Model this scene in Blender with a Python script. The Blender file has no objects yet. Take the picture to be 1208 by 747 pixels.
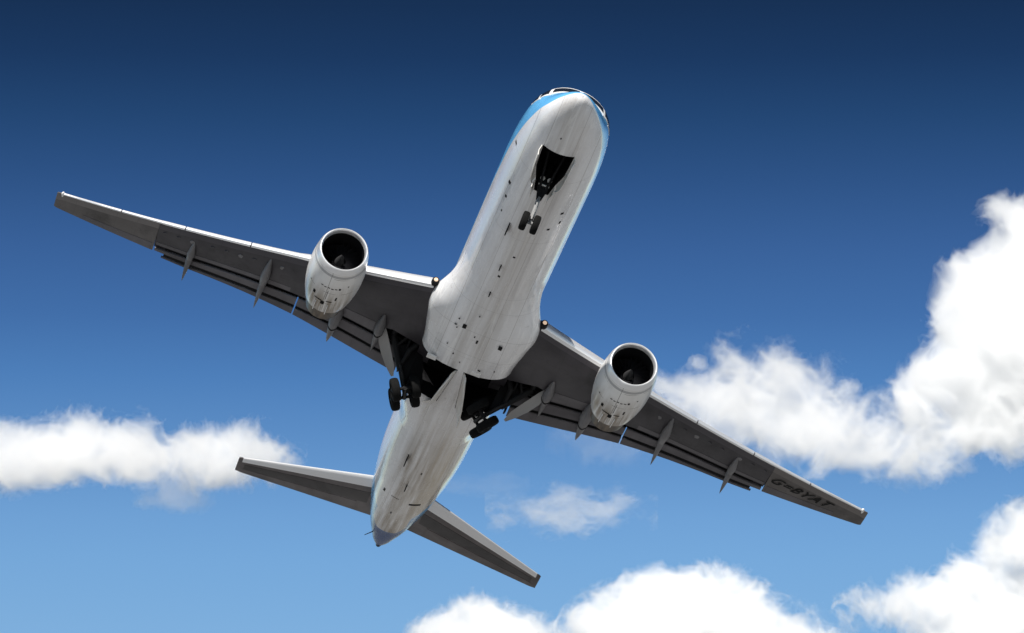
import bpy, bmesh, math, random
import numpy as np
from mathutils import Vector, Matrix
random.seed(7)
SC = bpy.context.scene
COL = SC.collection
RAD = math.radians

# ------------------------------------------------------------------ camera
ELEV = RAD(16.0)
CAM_LOC = Vector((0, 0, 1.7))
FW = Vector((0, math.cos(ELEV), math.sin(ELEV)))      # view direction
UPV = Vector((0, -math.sin(ELEV), math.cos(ELEV)))
RT = Vector((1, 0, 0))
cam = bpy.data.cameras.new('camera')
cam.sensor_width = 36.0
cam.lens = 36.0 * 6000.0 / 1208.0
cam.clip_end = 60000
camo = bpy.data.objects.new('camera', cam)
COL.objects.link(camo)
camo.matrix_world = Matrix.Translation(CAM_LOC) @ Matrix((RT, UPV, -FW)).transposed().to_4x4()
SC.camera = camo

# ------------------------------------------------------------------ sun, sky, exposure
SUN_DIR = (-0.14 * RT + 0.90 * UPV - 0.52 * FW).normalized()    # towards the sun
sun_el = math.asin(SUN_DIR.z)
sun_az = math.atan2(SUN_DIR.x, SUN_DIR.y)
sl = bpy.data.lights.new('sun', 'SUN')
sl.energy = 5.0
sl.angle = RAD(0.55)
sl.color = (1.0, 0.965, 0.91)
so = bpy.data.objects.new('sun', sl)
COL.objects.link(so)
so.rotation_euler = SUN_DIR.to_track_quat('Z', 'Y').to_euler()

w = bpy.data.worlds.new('World')
SC.world = w
w.use_nodes = True
nt = w.node_tree
for n in list(nt.nodes):
    nt.nodes.remove(n)
wo = nt.nodes.new('ShaderNodeOutputWorld')
bg = nt.nodes.new('ShaderNodeBackground')
sky = nt.nodes.new('ShaderNodeTexSky')
sky.sky_type = 'NISHITA'
sky.sun_disc = False
sky.sun_elevation = sun_el
sky.sun_rotation = sun_az
sky.altitude = 200
sky.air_density = 1.0
sky.dust_density = 0.4
sky.ozone_density = 2.2
bg.inputs['Strength'].default_value = 0.10
# clear, deep post-front sky: the blue deepens quickly with elevation above the horizon
geo = nt.nodes.new('ShaderNodeTexCoord')
sep = nt.nodes.new('ShaderNodeSeparateXYZ')
nt.links.new(geo.outputs['Generated'], sep.inputs[0])
mr = nt.nodes.new('ShaderNodeMapRange')
mr.inputs['From Min'].default_value = 0.10
mr.inputs['From Max'].default_value = 0.45
nt.links.new(sep.outputs['Z'], mr.inputs['Value'])
ramp = nt.nodes.new('ShaderNodeValToRGB')
SKY_STOPS = [(0.0, (0.8, 0.85, 0.88)), (0.3324, (0.533, 0.676, 0.744)), (0.3699, (0.487, 0.652, 0.746)), (0.3917, (0.449, 0.615, 0.727)), (0.4677, (0.236, 0.404, 0.576)), (0.5002, (0.178, 0.312, 0.481)), (0.5377, (0.14, 0.248, 0.401)), (0.5754, (0.096, 0.184, 0.305)), (0.6076, (0.064, 0.138, 0.230)), (0.6396, (0.044, 0.095, 0.165)), (0.6687, (0.036, 0.074, 0.126)), (1.0, (0.03, 0.066, 0.12))]
el = ramp.color_ramp.elements
while len(el) > 1:
    el.remove(el[-1])
el[0].position = SKY_STOPS[0][0]
el[0].color = (*SKY_STOPS[0][1], 1)
for p_, c_ in SKY_STOPS[1:]:
    e = el.new(p_)
    e.color = (*c_, 1)
ramp.color_ramp.interpolation = 'LINEAR'
nt.links.new(mr.outputs[0], ramp.inputs[0])
mul = nt.nodes.new('ShaderNodeMix')
mul.data_type = 'RGBA'
mul.blend_type = 'MULTIPLY'
mul.inputs[0].default_value = 1.0
nt.links.new(sky.outputs[0], mul.inputs[6])
nt.links.new(ramp.outputs[0], mul.inputs[7])
nt.links.new(mul.outputs[2], bg.inputs['Color'])
nt.links.new(bg.outputs[0], wo.inputs['Surface'])

vs = SC.view_settings
SC.display_settings.display_device = 'sRGB'
vs.view_transform = 'Standard'
vs.look = 'None'
vs.exposure = 0.6
vs.gamma = 1.0
vs.use_curve_mapping = False
cy = SC.cycles
cy.use_denoising = True
cy.max_bounces = 32
cy.diffuse_bounces = 5
cy.glossy_bounces = 4
cy.transmission_bounces = 6
cy.volume_bounces = 32
cy.transparent_max_bounces = 32
cy.use_adaptive_sampling = True
cy.adaptive_threshold = 0.02

# ------------------------------------------------------------------ materials
def mat(name, color=(.5, .5, .5), rough=.5, metal=0.0, coat=0.0, spec=.5):
    m = bpy.data.materials.new(name)
    m.use_nodes = True
    b = m.node_tree.nodes['Principled BSDF']
    b.inputs['Base Color'].default_value = (*color, 1)
    b.inputs['Roughness'].default_value = rough
    b.inputs['Metallic'].default_value = metal
    b.inputs['Coat Weight'].default_value = coat
    b.inputs['Specular IOR Level'].default_value = spec
    return m

class NT:
    """tiny helper to write node graphs"""
    def __init__(s, m):
        s.t = m.node_tree
        s.b = s.t.nodes['Principled BSDF']
        s.co = s.t.nodes.new('ShaderNodeTexCoord').outputs['Object']
    def _in(s, sock, v):
        if isinstance(v, bpy.types.NodeSocket):
            s.t.links.new(v, sock)
        elif v is not None:
            if isinstance(v, (tuple, list)) and len(v) == 3 and sock.type == 'RGBA':
                v = (*v, 1)
            sock.default_value = v
    def math(s, op, a, b=None, c=None, clamp=False):
        n = s.t.nodes.new('ShaderNodeMath')
        n.operation = op
        n.use_clamp = clamp
        for i, v in enumerate((a, b, c)):
            if v is not None:
                s._in(n.inputs[i], v)
        return n.outputs[0]
    def xyz(s, v=None):
        n = s.t.nodes.new('ShaderNodeSeparateXYZ')
        s._in(n.inputs[0], v or s.co)
        return n.outputs
    def scale(s, sc, loc=(0, 0, 0), v=None):
        n = s.t.nodes.new('ShaderNodeMapping')
        s._in(n.inputs['Vector'], v or s.co)
        n.inputs['Scale'].default_value = sc
        n.inputs['Location'].default_value = loc
        return n.outputs[0]
    def noise(s, v, sc=1.0, det=3.0, rough=.55, dist=0.0):
        n = s.t.nodes.new('ShaderNodeTexNoise')
        s._in(n.inputs['Vector'], v)
        n.inputs['Scale'].default_value = sc
        n.inputs['Detail'].default_value = det
        n.inputs['Roughness'].default_value = rough
        n.inputs['Distortion'].default_value = dist
        return n.outputs['Fac']
    def rng(s, v, a, b, c=0.0, d=1.0, smooth=False):
        n = s.t.nodes.new('ShaderNodeMapRange')
        if smooth:
            n.interpolation_type = 'SMOOTHSTEP'
        s._in(n.inputs['Value'], v)
        for k, x in zip(('From Min', 'From Max', 'To Min', 'To Max'), (a, b, c, d)):
            n.inputs[k].default_value = x
        return n.outputs[0]
    def ramp(s, v, stops, interp='LINEAR'):
        n = s.t.nodes.new('ShaderNodeValToRGB')
        e = n.color_ramp.elements
        while len(e) > 1:
            e.remove(e[-1])
        for i, (p, c) in enumerate(stops):
            if not isinstance(c, tuple):
                c = (c, c, c)
            x = e[0] if i == 0 else e.new(p)
            x.position = p
            x.color = (*c, 1)
        n.color_ramp.interpolation = interp
        s._in(n.inputs[0], v)
        return n.outputs[0]
    def mix(s, f, a, b, mode='MIX'):
        n = s.t.nodes.new('ShaderNodeMix')
        n.data_type = 'RGBA'
        n.blend_type = mode
        s._in(n.inputs[0], f)
        s._in(n.inputs[6], a)
        s._in(n.inputs[7], b)
        return n.outputs[2]
    def color(s, v):
        s._in(s.b.inputs['Base Color'], v)
    def rough(s, v):
        s._in(s.b.inputs['Roughness'], v)
    def bump(s, h, strength=.2, dist=.02):
        n = s.t.nodes.new('ShaderNodeBump')
        n.inputs['Strength'].default_value = strength
        n.inputs['Distance'].default_value = dist
        s._in(n.inputs['Height'], h)
        s.t.links.new(n.outputs[0], s.b.inputs['Normal'])
    def line(s, v, pos, half):
        """1 within half of pos"""
        d = s.math('ABSOLUTE', s.math('SUBTRACT', v, pos))
        return s.math('LESS_THAN', d, half)

def dirt(n, base, streak_axis='x', amount=.5, tint=(.16, .13, .10), s1=(.12, 2.2, 2.2), s2=(.8, 1.1, 1.1)):
    a = n.noise(n.scale(s1), 1.0, 5, .6)
    b = n.noise(n.scale(s2, (3, 7, 1)), 1.0, 5, .62)
    f = n.math('MULTIPLY', n.rng(a, .48, .78), n.rng(b, .3, .75), clamp=True)
    f = n.math('MULTIPLY', f, amount, clamp=True)
    return n.mix(f, base, tint)

# fuselage: blue upper, white lower, lap joints, streaks
m_fus = mat('fuselage_paint', rough=.28, coat=.35)
n = NT(m_fus)
x, y, z = n.xyz()
zb = n.ramp(n.math('DIVIDE', x, 47.0), [(0.0, (-.70 + 3) / 6), (.012, (-.78 + 3) / 6), (.03, (-.82 + 3) / 6), (.07, (-.72 + 3) / 6), (.13, (-.52 + 3) / 6), (.22, (-.2 + 3) / 6), (.6, (-.1 + 3) / 6),
                                          (.8, (.0 + 3) / 6), (.87, (-.12 + 3) / 6), (.912, (.30 + 3) / 6), (.930, (.30 + 3) / 6), (.938, .3), (1.0, 0.1)])
zz = n.math('DIVIDE', n.math('ADD', z, 3.0), 6.0)
isb = n.math('MULTIPLY', n.rng(x, 14, 17), n.rng(x, 31, 29))
SPECK = n.math('MULTIPLY', n.math('MULTIPLY', n.rng(n.noise(n.scale((3.0, 3.0, 3.0)), 1, 6, .7), .63, .72), .5), isb)
SEAM = n.math('MULTIPLY', n.math('MAXIMUM', n.line(x, 18.2, .012), n.math('MAXIMUM', n.line(x, 20.1, .012), n.line(x, 16.4, .01))), n.math('MULTIPLY', isb, .5))
isblue = n.rng(n.math('SUBTRACT', zz, zb), -.003, .003)
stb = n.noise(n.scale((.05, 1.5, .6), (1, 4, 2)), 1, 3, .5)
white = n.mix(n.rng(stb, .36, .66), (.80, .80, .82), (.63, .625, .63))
white = dirt(n, white, amount=.55, tint=(.26, .225, .19), s1=(.12, 1.3, 1.3))
glint = n.noise(n.scale((.02, 1.9, .5), (8, 1, 6)), 1, 2, .5)
white = n.mix(n.math('MULTIPLY', n.line(glint, .52, .012), .5), white, (.86, .86, .86))  # thin lengthwise highlights painted into the white, like reflections on gloss
# darker, browner oil staining that runs aft along the keel, strongest behind the wheel wells
cl = n.rng(n.math('ABSOLUTE', n.math('ADD', y, n.rng(n.noise(n.scale((.25, 0, 0)), 1, 3), 0, 1, -.35, .35))), .15, 1.25, 1, 0, True)
aft = n.rng(x, 26, 33)
stk = n.noise(n.scale((.1, 3.5, .6), (5, 2, 9)), 1, 5, .6)
oil = n.math('MULTIPLY', n.math('MULTIPLY', cl, n.rng(stk, .34, .60)), n.rng(aft, 0, 1, .30, 1.0), clamp=True)
tan = n.math('MULTIPLY', n.math('MULTIPLY', n.rng(y, .1, -.7), n.rng(stk, .3, .55)), n.math('MULTIPLY', aft, .95), clamp=True)
white = n.mix(tan, white, (.44, .36, .245))
white = n.mix(oil, white, (.21, .165, .115))
# circumferential joints
fr = n.math('FRACT', n.math('DIVIDE', x, 5.1))
fr2 = n.math('FRACT', n.math('DIVIDE', x, 1.27))
jl = n.math('MAXIMUM', n.math('MULTIPLY', n.math('LESS_THAN', fr, .0035), .4), n.math('MULTIPLY', n.math('LESS_THAN', fr2, .010), .12))
white = n.mix(jl, white, (.2, .19, .18))
lj = n.math('MAXIMUM', n.line(y, .62, .012), n.math('MAXIMUM', n.line(y, -.55, .012), n.math('MAXIMUM', n.line(y, 1.28, .014), n.line(y, -1.3, .014))))
white = n.mix(n.math('MULTIPLY', lj, .45), white, (.26, .24, .22))
white = n.mix(SPECK, white, (.2, .18, .16))
white = n.mix(SEAM, white, (.2, .19, .18))
blue = n.mix(n.rng(x, 40, 44), (.12, .41, .74), (.012, .05, .17))
wx = n.math('DIVIDE', n.math('SUBTRACT', n.math('FRACT', n.math('DIVIDE', x, .51)), .5), .24)
wz = n.math('DIVIDE', n.math('SUBTRACT', z, .55), .17)
we = n.math('ADD', n.math('POWER', n.math('ABSOLUTE', wx), 3.0), n.math('POWER', n.math('ABSOLUTE', wz), 3.0))
win = n.math('MULTIPLY', n.math('LESS_THAN', we, 1.0), n.math('MULTIPLY', n.math('GREATER_THAN', x, 7.1), n.math('LESS_THAN', x, 38.0)))
blue = n.mix(win, blue, (.02, .022, .028))
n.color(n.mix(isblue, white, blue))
n._in(n.b.inputs['Coat Weight'], n.rng(x, 41, 43.8, .5, 0))
n._in(n.b.inputs['Specular IOR Level'], n.rng(x, 42.5, 44.2, .5, .12))
n.rough(n.rng(n.noise(n.scale((.5, 2, 2)), 1, 4), .3, .7, .16, .34))

m_well = mat('wheel_well_shade', (.008, .008, .009), .8, spec=.08)  # near-black instead of greyish primer: the recess's shade is in the colour
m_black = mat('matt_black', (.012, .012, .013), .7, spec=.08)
m_glass = mat('cockpit_glass', (.012, .015, .02), .08)
m_chrome = mat('polished_metal', (.80, .80, .81), .22, 1.0)
m_lip = mat('inlet_lip_metal', (.84, .84, .85), .35, .75)
n = NT(m_lip)
n.rough(n.rng(n.noise(n.scale((2, 2, 2)), 1, 4), .3, .7, .34, .5))
m_slat = mat('slat_metal', (.78, .78, .79), .42, .6)

def wing_mat(name, base, dark, amt):
    m = mat(name, base, .42, 0, .03, .28)
    n = NT(m)
    a = n.noise(n.scale((.45, .5, .5)), 1, 6, .62, .4)
    b = n.noise(n.scale((.5, 3.2, 1), (4, 1, 2)), 1, 5, .6)
    f = n.math('MULTIPLY', n.rng(a, .40, .7), amt)
    c = n.mix(f, base, dark)
    c = n.mix(n.math('MULTIPLY', n.rng(b, .5, .75), .45), c, tuple(v * .55 for v in base))
    x, y, z = n.xyz()
    if 'wing' in name:
        q = n.math('SUBTRACT', x, n.math('MULTIPLY', n.math('ABSOLUTE', y), .575))
        c = n.mix(n.math('MULTIPLY', n.math('LESS_THAN', q, 16.66), .6), c, tuple(v * 2.1 for v in base))
        fy = n.math('SUBTRACT', n.math('FRACT', n.math('DIVIDE', y, .62)), .5)
        for q0, k_ in ((17.15, .6), (17.9, 1.0)):
            dq = n.math('DIVIDE', n.math('SUBTRACT', q, q0), .16)
            e_ = n.math('ADD', n.math('POWER', n.math('DIVIDE', fy, .40), 2.0), n.math('POWER', dq, 2.0))
            ring = n.math('MULTIPLY', n.math('LESS_THAN', e_, 1.0), n.math('GREATER_THAN', e_, .62))
            c = n.mix(n.math('MULTIPLY', ring, .7 * k_), c, tuple(v * .4 for v in base))
        for q0 in (16.67, 18.6):
            c = n.mix(n.math('MULTIPLY', n.line(q, q0, .015), .6), c, tuple(v * .35 for v in base))
        pt = n.noise(n.scale((.25, .35, .3), (9, 2, 2)), 1, 2, .5)
        c = n.mix(n.math('MULTIPLY', n.rng(pt, .5, .53), .35), c, tuple(v * 1.5 for v in base))
    rb = n.math('MULTIPLY', n.math('LESS_THAN', n.math('FRACT', n.math('DIVIDE', y, .95)), .016), .35)
    c = n.mix(rb, c, tuple(v * .45 for v in base))
    n.color(c)
    n.rough(n.rng(a, .3, .7, .32, .55))
    return m
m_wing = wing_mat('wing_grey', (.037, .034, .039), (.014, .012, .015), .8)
m_wtip = wing_mat('outer_wing_grey', (.095, .086, .083), (.04, .035, .034), .75)
m_flap = wing_mat('flap_grey', (.105, .098, .107), (.055, .05, .055), .7)
m_fairg = wing_mat('flap_fairing_grey', (.16, .155, .162), (.09, .088, .09), .6)
m_stab = wing_mat('tailplane_grey', (.115, .10, .10), (.05, .042, .042), .8)
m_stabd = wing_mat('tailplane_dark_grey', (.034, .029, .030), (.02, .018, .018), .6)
m_blue = mat('fin_blue', (.05, .2, .5), .3, 0, .4)

m_nac = mat('nacelle_paint', rough=.3, coat=.3)
n = NT(m_nac)
x, y, z = n.xyz()
c = dirt(n, (.72, .71, .70), amount=.45, tint=(.3, .26, .2), s1=(.5, 2.5, 2.5))
st = n.noise(n.scale((.35, 6.0, .2), (2, 8, 3)), 1, 5, .6)
low = n.math('MULTIPLY', n.rng(z, -.5, -.95), n.rng(x, 1.0, 2.6))
c = n.mix(n.math('MULTIPLY', n.math('MULTIPLY', low, n.rng(st, .30, .58)), .95, clamp=True), c, (.17, .125, .075))
pl = n.math('MAXIMUM', n.line(x, .62, .014), n.math('MAXIMUM', n.line(x, 1.75, .016), n.line(x, 2.75, .016)))
pl = n.math('MULTIPLY', pl, n.rng(n.noise(n.scale((1, 3, 3)), 1, 3), .42, .55))
c = n.mix(n.math('MULTIPLY', pl, .8), c, (.08, .075, .07))
c = n.mix(n.math('MULTIPLY', n.line(x, .47, .075), .75), c, (.27, .27, .28))  # grey band behind the lip: ground reflection painted onto the cowl
ck = n.math('MULTIPLY', n.line(y, .05, .012), n.math('LESS_THAN', z, -.3))
c = n.mix(n.math('MULTIPLY', ck, .7), c, (.12, .11, .1))
n.color(c)

m_noz = mat('burnt_nozzle_metal', (.10, .075, .05), .42, .8)
n = NT(m_noz)
n.color(n.mix(n.rng(n.noise(n.scale((.3, 4, 4)), 1, 4), .35, .65), (.16, .12, .08), (.035, .028, .022)))
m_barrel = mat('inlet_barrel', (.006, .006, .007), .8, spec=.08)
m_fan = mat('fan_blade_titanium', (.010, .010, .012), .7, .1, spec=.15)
m_spin = mat('spinner_grey', (.03, .03, .032), .6)
m_tyre = mat('tyre_rubber', (.012, .012, .012), .85, spec=.08)
n = NT(m_tyre)
n.color(n.mix(n.noise(n.scale((9, 9, 9)), 1, 4), (.004, .004, .004), (.010, .010, .010)))
m_rim = mat('wheel_rim_grey', (.025, .025, .026), .6, spec=.08)
m_strut = mat('gear_leg_paint', (.012, .012, .013), .5, spec=.08)
m_ngstrut = mat('nose_leg_paint', (.2, .2, .2), .5)
m_white = mat('white_paint', (.72, .71, .70), .35)
m_door = mat('door_white_paint', (.62, .60, .57), .35, 0, .2)
n = NT(m_door)
n.color(dirt(n, (.62, .60, .57), amount=.8, tint=(.2, .17, .13), s1=(.6, 3, 3)))
m_sdoor = mat('strut_door_grey', (.27, .265, .265), .45)
m_ink = mat('registration_ink', (.012, .012, .012), .6, spec=.08)
m_lamp = mat('landing_lamp', (.42, .30, .22), .3)
b = m_lamp.node_tree.nodes['Principled BSDF']
b.inputs['Emission Color'].default_value = (1, .72, .5, 1)
b.inputs['Emission Strength'].default_value = .35

# ------------------------------------------------------------------ mesh helpers
def link(name, me, mats, parent=None, smooth=True):
    for m in (mats if isinstance(mats, (list, tuple)) else [mats]):
        me.materials.append(m)
    if smooth:
        me.polygons.foreach_set('use_smooth', [True] * len(me.polygons))
    o = bpy.data.objects.new(name, me)
    COL.objects.link(o)
    if parent:
        o.parent = parent
    return o

def build(name, bm, mats, parent=None, smooth=True, sharp=35):
    bmesh.ops.recalc_face_normals(bm, faces=bm.faces)
    me = bpy.data.meshes.new(name)
    bm.to_mesh(me)
    bm.free()
    o = link(name, me, mats, parent, smooth)
    if smooth and sharp:
        me.set_sharp_from_angle(angle=RAD(sharp))
    return o

def loft(bm, rings, closed=True, caps=True, mi=0):
    """rings: list of lists of points (same count)"""
    vr = [[bm.verts.new(p) for p in r] for r in rings]
    N = len(rings[0])
    for a, b in zip(vr[:-1], vr[1:]):
        for i in range(N if closed else N - 1):
            j = (i + 1) % N
            f = bm.faces.new((a[i], a[j], b[j], b[i]))
            f.material_index = mi
    if caps:
        for r in (vr[0], vr[-1]):
            try:
                f = bm.faces.new(r)
                f.material_index = mi
            except ValueError:
                pass
    return vr

def tube(bm, pts, rad, N=12, mi=0):
    """tapered tube through points"""
    pts = [Vector(p) for p in pts]
    if not isinstance(rad, (list, tuple)):
        rad = [rad] * len(pts)
    rings = []
    for i, p in enumerate(pts):
        d = (pts[min(i + 1, len(pts) - 1)] - pts[max(i - 1, 0)]).normalized()
        a = d.cross(Vector((0.13, .27, .95))).normalized()
        c = d.cross(a)
        rings.append([p + rad[i] * (math.cos(t) * a + math.sin(t) * c) for t in np.linspace(0, 2 * math.pi, N, endpoint=False)])
    return loft(bm, rings, mi=mi)

def lathe(bm, prof, org, axis, N=48, mi=0, caps=False):
    """prof: (along axis, radius)"""
    axis = Vector(axis).normalized()
    a = axis.cross(Vector((0, .02, 1))).normalized()
    c = axis.cross(a)
    org = Vector(org)
    rings = [[org + axis * h + r * (math.cos(t) * a + math.sin(t) * c) for t in np.linspace(0, 2 * math.pi, N, endpoint=False)] for h, r in prof]
    return loft(bm, rings, caps=caps, mi=mi)

def slab(bm, quad_pts, thick, nrm, mi=0):
    """polygon extruded by thick along nrm"""
    nrm = Vector(nrm).normalized()
    a = [bm.verts.new(Vector(p)) for p in quad_pts]
    b = [bm.verts.new(Vector(p) + nrm * thick) for p in quad_pts]
    fs = [bm.faces.new(a), bm.faces.new(b[::-1])]
    for i in range(len(a)):
        j = (i + 1) % len(a)
        fs.append(bm.faces.new((a[i], b[i], b[j], a[j])))
    for f in fs:
        f.material_index = mi

def boxm(bm, c, sx, sy, sz, M=None, mi=0):
    c = Vector(c)
    P = []
    for dz in (-1, 1):
        for dx, dy in ((-1, -1), (1, -1), (1, 1), (-1, 1)):
            v = Vector((dx * sx / 2, dy * sy / 2, dz * sz / 2))
            P.append(bm.verts.new(c + (M @ v if M else v)))
    for f in ((0, 3, 2, 1), (4, 5, 6, 7), (0, 1, 5, 4), (1, 2, 6, 5), (2, 3, 7, 6), (3, 0, 4, 7)):
        bm.faces.new([P[i] for i in f]).material_index = mi

def pchip(x, y):
    x = np.array(x, float)
    y = np.array(y, float)
    h = np.diff(x)
    d = np.diff(y) / h
    m = np.zeros_like(y)
    m[0], m[-1] = d[0], d[-1]
    for i in range(1, len(x) - 1):
        if d[i - 1] * d[i] > 0:
            w1, w2 = 2 * h[i] + h[i - 1], h[i] + 2 * h[i - 1]
            m[i] = (w1 + w2) / (w1 / d[i - 1] + w2 / d[i])
    def f(q):
        q = min(max(q, x[0]), x[-1])
        i = min(int(np.searchsorted(x, q, side='right')) - 1, len(x) - 2)
        t = (q - x[i]) / h[i]
        return float((2 * t**3 - 3 * t**2 + 1) * y[i] + (t**3 - 2 * t**2 + t) * h[i] * m[i] + (-2 * t**3 + 3 * t**2) * y[i + 1] + (t**3 - t**2) * h[i] * m[i + 1])
    return f

def boolean_cut(o, cutters, well):
    """subtract cutter solids; the pocket walls take the well material"""
    if well.name not in [m.name for m in o.data.materials]:
        o.data.materials.append(well)
    tmp = []
    for bm in cutters:
        bmesh.ops.recalc_face_normals(bm, faces=bm.faces)
        me = bpy.data.meshes.new('cut')
        bm.to_mesh(me)
        bm.free()
        me.materials.append(well)
        c = bpy.data.objects.new('cut', me)
        COL.objects.link(c)
        c.parent = o.parent
        md = o.modifiers.new('b', 'BOOLEAN')
        md.operation = 'DIFFERENCE'
        md.solver = 'EXACT'
        md.object = c
        md.material_mode = 'TRANSFER'
        tmp.append(c)
    bpy.context.view_layer.update()
    dg = bpy.context.evaluated_depsgraph_get()
    me = bpy.data.meshes.new_from_object(o.evaluated_get(dg), preserve_all_data_layers=True, depsgraph=dg)
    o.modifiers.clear()
    o.data = me
    for c in tmp:
        bpy.data.objects.remove(c)
    me.polygons.foreach_set('use_smooth', [True] * len(me.polygons))
    me.set_sharp_from_angle(angle=RAD(32))

# ------------------------------------------------------------------ ground
bm = bmesh.new()
S = 30000.0
NG = 24
vs_ = [[bm.verts.new((S * (i / NG * 2 - 1), S * (j / NG * 2 - 1), 0)) for j in range(NG + 1)] for i in range(NG + 1)]
for i in range(NG):
    for j in range(NG):
        bm.faces.new((vs_[i][j], vs_[i + 1][j], vs_[i + 1][j + 1], vs_[i][j + 1]))
m_gnd = mat('dry_grass_and_concrete', rough=.9)
n = NT(m_gnd)
a = n.noise(n.scale((.004, .004, .004)), 1, 4)
b_ = n.noise(n.scale((.2, .2, .2)), 1, 4)
n.color(n.mix(n.rng(a, .4, .6), n.mix(b_, (.172, .175, .182), (.20, .203, .212)), n.mix(b_, (.17, .172, .165), (.20, .20, .195))))
g = build('ground', bm, m_gnd, smooth=False)
g['kind'] = 'structure'
g['label'] = 'pale airfield ground of concrete and dry grass below'

# ------------------------------------------------------------------ the airliner (local frame: x aft of nose, y starboard, z up)
Rc = np.array([[-0.2043823769545079, -0.9291995740935226, 0.3079220607444494],
               [0.44321054901965223, -0.36831279334746125, -0.8172576677476447],
               [0.8728071111227215, -0.030558759121361023, 0.4871076975514079]])
Tc = np.array([2.99230194, -9.23496576, 197.35253899])
Mc = np.array([RT, -UPV, FW]).T                                   # right, down, forward -> world
Rw = Mc @ Rc
Tw = np.array(CAM_LOC) + Mc @ Tc
plane = bpy.data.objects.new('airliner', None)
COL.objects.link(plane)
plane.matrix_world = Matrix.Translation(Vector(Tw)) @ Matrix(Rw.tolist()).to_4x4()
plane['label'] = 'twin engine white and blue jet airliner climbing overhead with its landing gear folding away'
plane['category'] = 'airliner'
plane.empty_display_size = 2

FS = [0, .05, .15, .4, .8, 1.3, 1.75, 2.1, 2.5, 2.95, 3.5, 4.5, 6.0, 7.5, 28, 30, 32, 34, 36, 38, 40, 42, 44, 45.5, 46.4, 46.9]
f_top = pchip(FS, [-.85, -.74, -.63, -.47, -.27, -.02, .22, .42, .80, 1.17, 1.45, 1.75, 1.95, 2.0, 2.0, 2.0, 2.0, 1.99, 1.97, 1.94, 1.9, 1.83, 1.72, 1.55, 1.36, 1.17])
f_bot = pchip(FS, [-.85, -.97, -1.07, -1.21, -1.36, -1.50, -1.59, -1.66, -1.73, -1.79, -1.85, -1.93, -1.99, -2.0, -2.0, -1.98, -1.88, -1.66, -1.32, -.92, -.52, -.12, .28, .60, .82, .97])
f_hw = pchip(FS, [.004, .15, .28, .50, .76, 1.01, 1.19, 1.31, 1.43, 1.54, 1.65, 1.77, 1.86, 1.88, 1.88, 1.88, 1.87, 1.84, 1.76, 1.62, 1.47, 1.23, .92, .60, .36, .12])

def F(s, th):
    t, b, h = f_top(s), f_bot(s), f_hw(s)
    zc = b + (t - b) * (.5 if s > 8 else .5)
    c = math.cos(th)
    return Vector((s, h * math.sin(th), zc + ((t - zc) if c > 0 else (zc - b)) * c))

def Foff(s, th, off):
    e = 1e-3
    p = F(s, th)
    a = F(s + e, th) - F(s - e if s > e else 0, th)
    d = F(s, th + e) - F(s, th - e)
    nn = a.cross(d).normalized()
    ctr = Vector((s + .3, 0, (f_top(s) + f_bot(s)) / 2))
    if nn.dot(p - ctr) < 0:
        nn = -nn
    return p + nn * off

stations = list(np.concatenate([[0, .02, .05, .1, .16, .24, .33], np.arange(.45, 8, .17), np.arange(8, 28, .5), np.arange(28, 46.9, .3), [46.9]]))
bm = bmesh.new()
NR = 96
loft(bm, [[F(s, 2 * math.pi * (i + .5) / NR) for i in range(NR)] for s in stations])
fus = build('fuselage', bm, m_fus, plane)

# wheel-well solids
def prism(poly, z0, z1):
    b = bmesh.new()
    lo = [b.verts.new((px, py, z0)) for px, py in poly]
    hi = [b.verts.new((px, py, z1)) for px, py in poly]
    b.faces.new(lo)
    b.faces.new(hi)
    for i in range(len(poly)):
        j = (i + 1) % len(poly)
        b.faces.new((lo[i], lo[j], hi[j], hi[i]))
    return b
NGW = [(3.12, -.66), (3.12, .66), (4.5, .60), (5.35, .40), (6.1, .30), (6.1, -.30), (5.35, -.40), (4.5, -.60)]
def MGW(sg):
    return [(21.62, sg * .13), (21.62, sg * 2.02), (22.1, sg * 2.7), (24.3, sg * 2.7), (24.7, sg * 1.75), (25.0, sg * 1.4), (25.0, sg * .42)]
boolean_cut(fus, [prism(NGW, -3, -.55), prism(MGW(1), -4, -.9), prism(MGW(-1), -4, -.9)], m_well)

# cockpit glazing
def patch(name, corners, off, mats, parent, nu=10, nv=8, thick=.03):
    """corners: 4 (s, theta) going round"""
    bm = bmesh.new()
    def uv(u, v):
        a = [(1 - u) * corners[0][k] + u * corners[1][k] for k in (0, 1)]
        b = [(1 - u) * corners[3][k] + u * corners[2][k] for k in (0, 1)]
        return [(1 - v) * a[k] + v * b[k] for k in (0, 1)]
    top = [[bm.verts.new(Foff(*uv(i / nu, j / nv), off)) for j in range(nv + 1)] for i in range(nu + 1)]
    bot = [[bm.verts.new(Foff(*uv(i / nu, j / nv), off - thick)) for j in range(nv + 1)] for i in range(nu + 1)]
    for i in range(nu):
        for j in range(nv):
            bm.faces.new((top[i][j], top[i + 1][j], top[i + 1][j + 1], top[i][j + 1]))
            bm.faces.new((bot[i][j], bot[i][j + 1], bot[i + 1][j + 1], bot[i + 1][j]))
    for i in range(nu):
        bm.faces.new((top[i][0], bot[i][0], bot[i + 1][0], top[i + 1][0]))
        bm.faces.new((top[i][nv], top[i + 1][nv], bot[i + 1][nv], bot[i][nv]))
    for j in range(nv):
        bm.faces.new((top[0][j], top[0][j + 1], bot[0][j + 1], bot[0][j]))
        bm.faces.new((top[nu][j], bot[nu][j], bot[nu][j + 1], top[nu][j + 1]))
    return build(name, bm, mats, parent)
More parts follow.
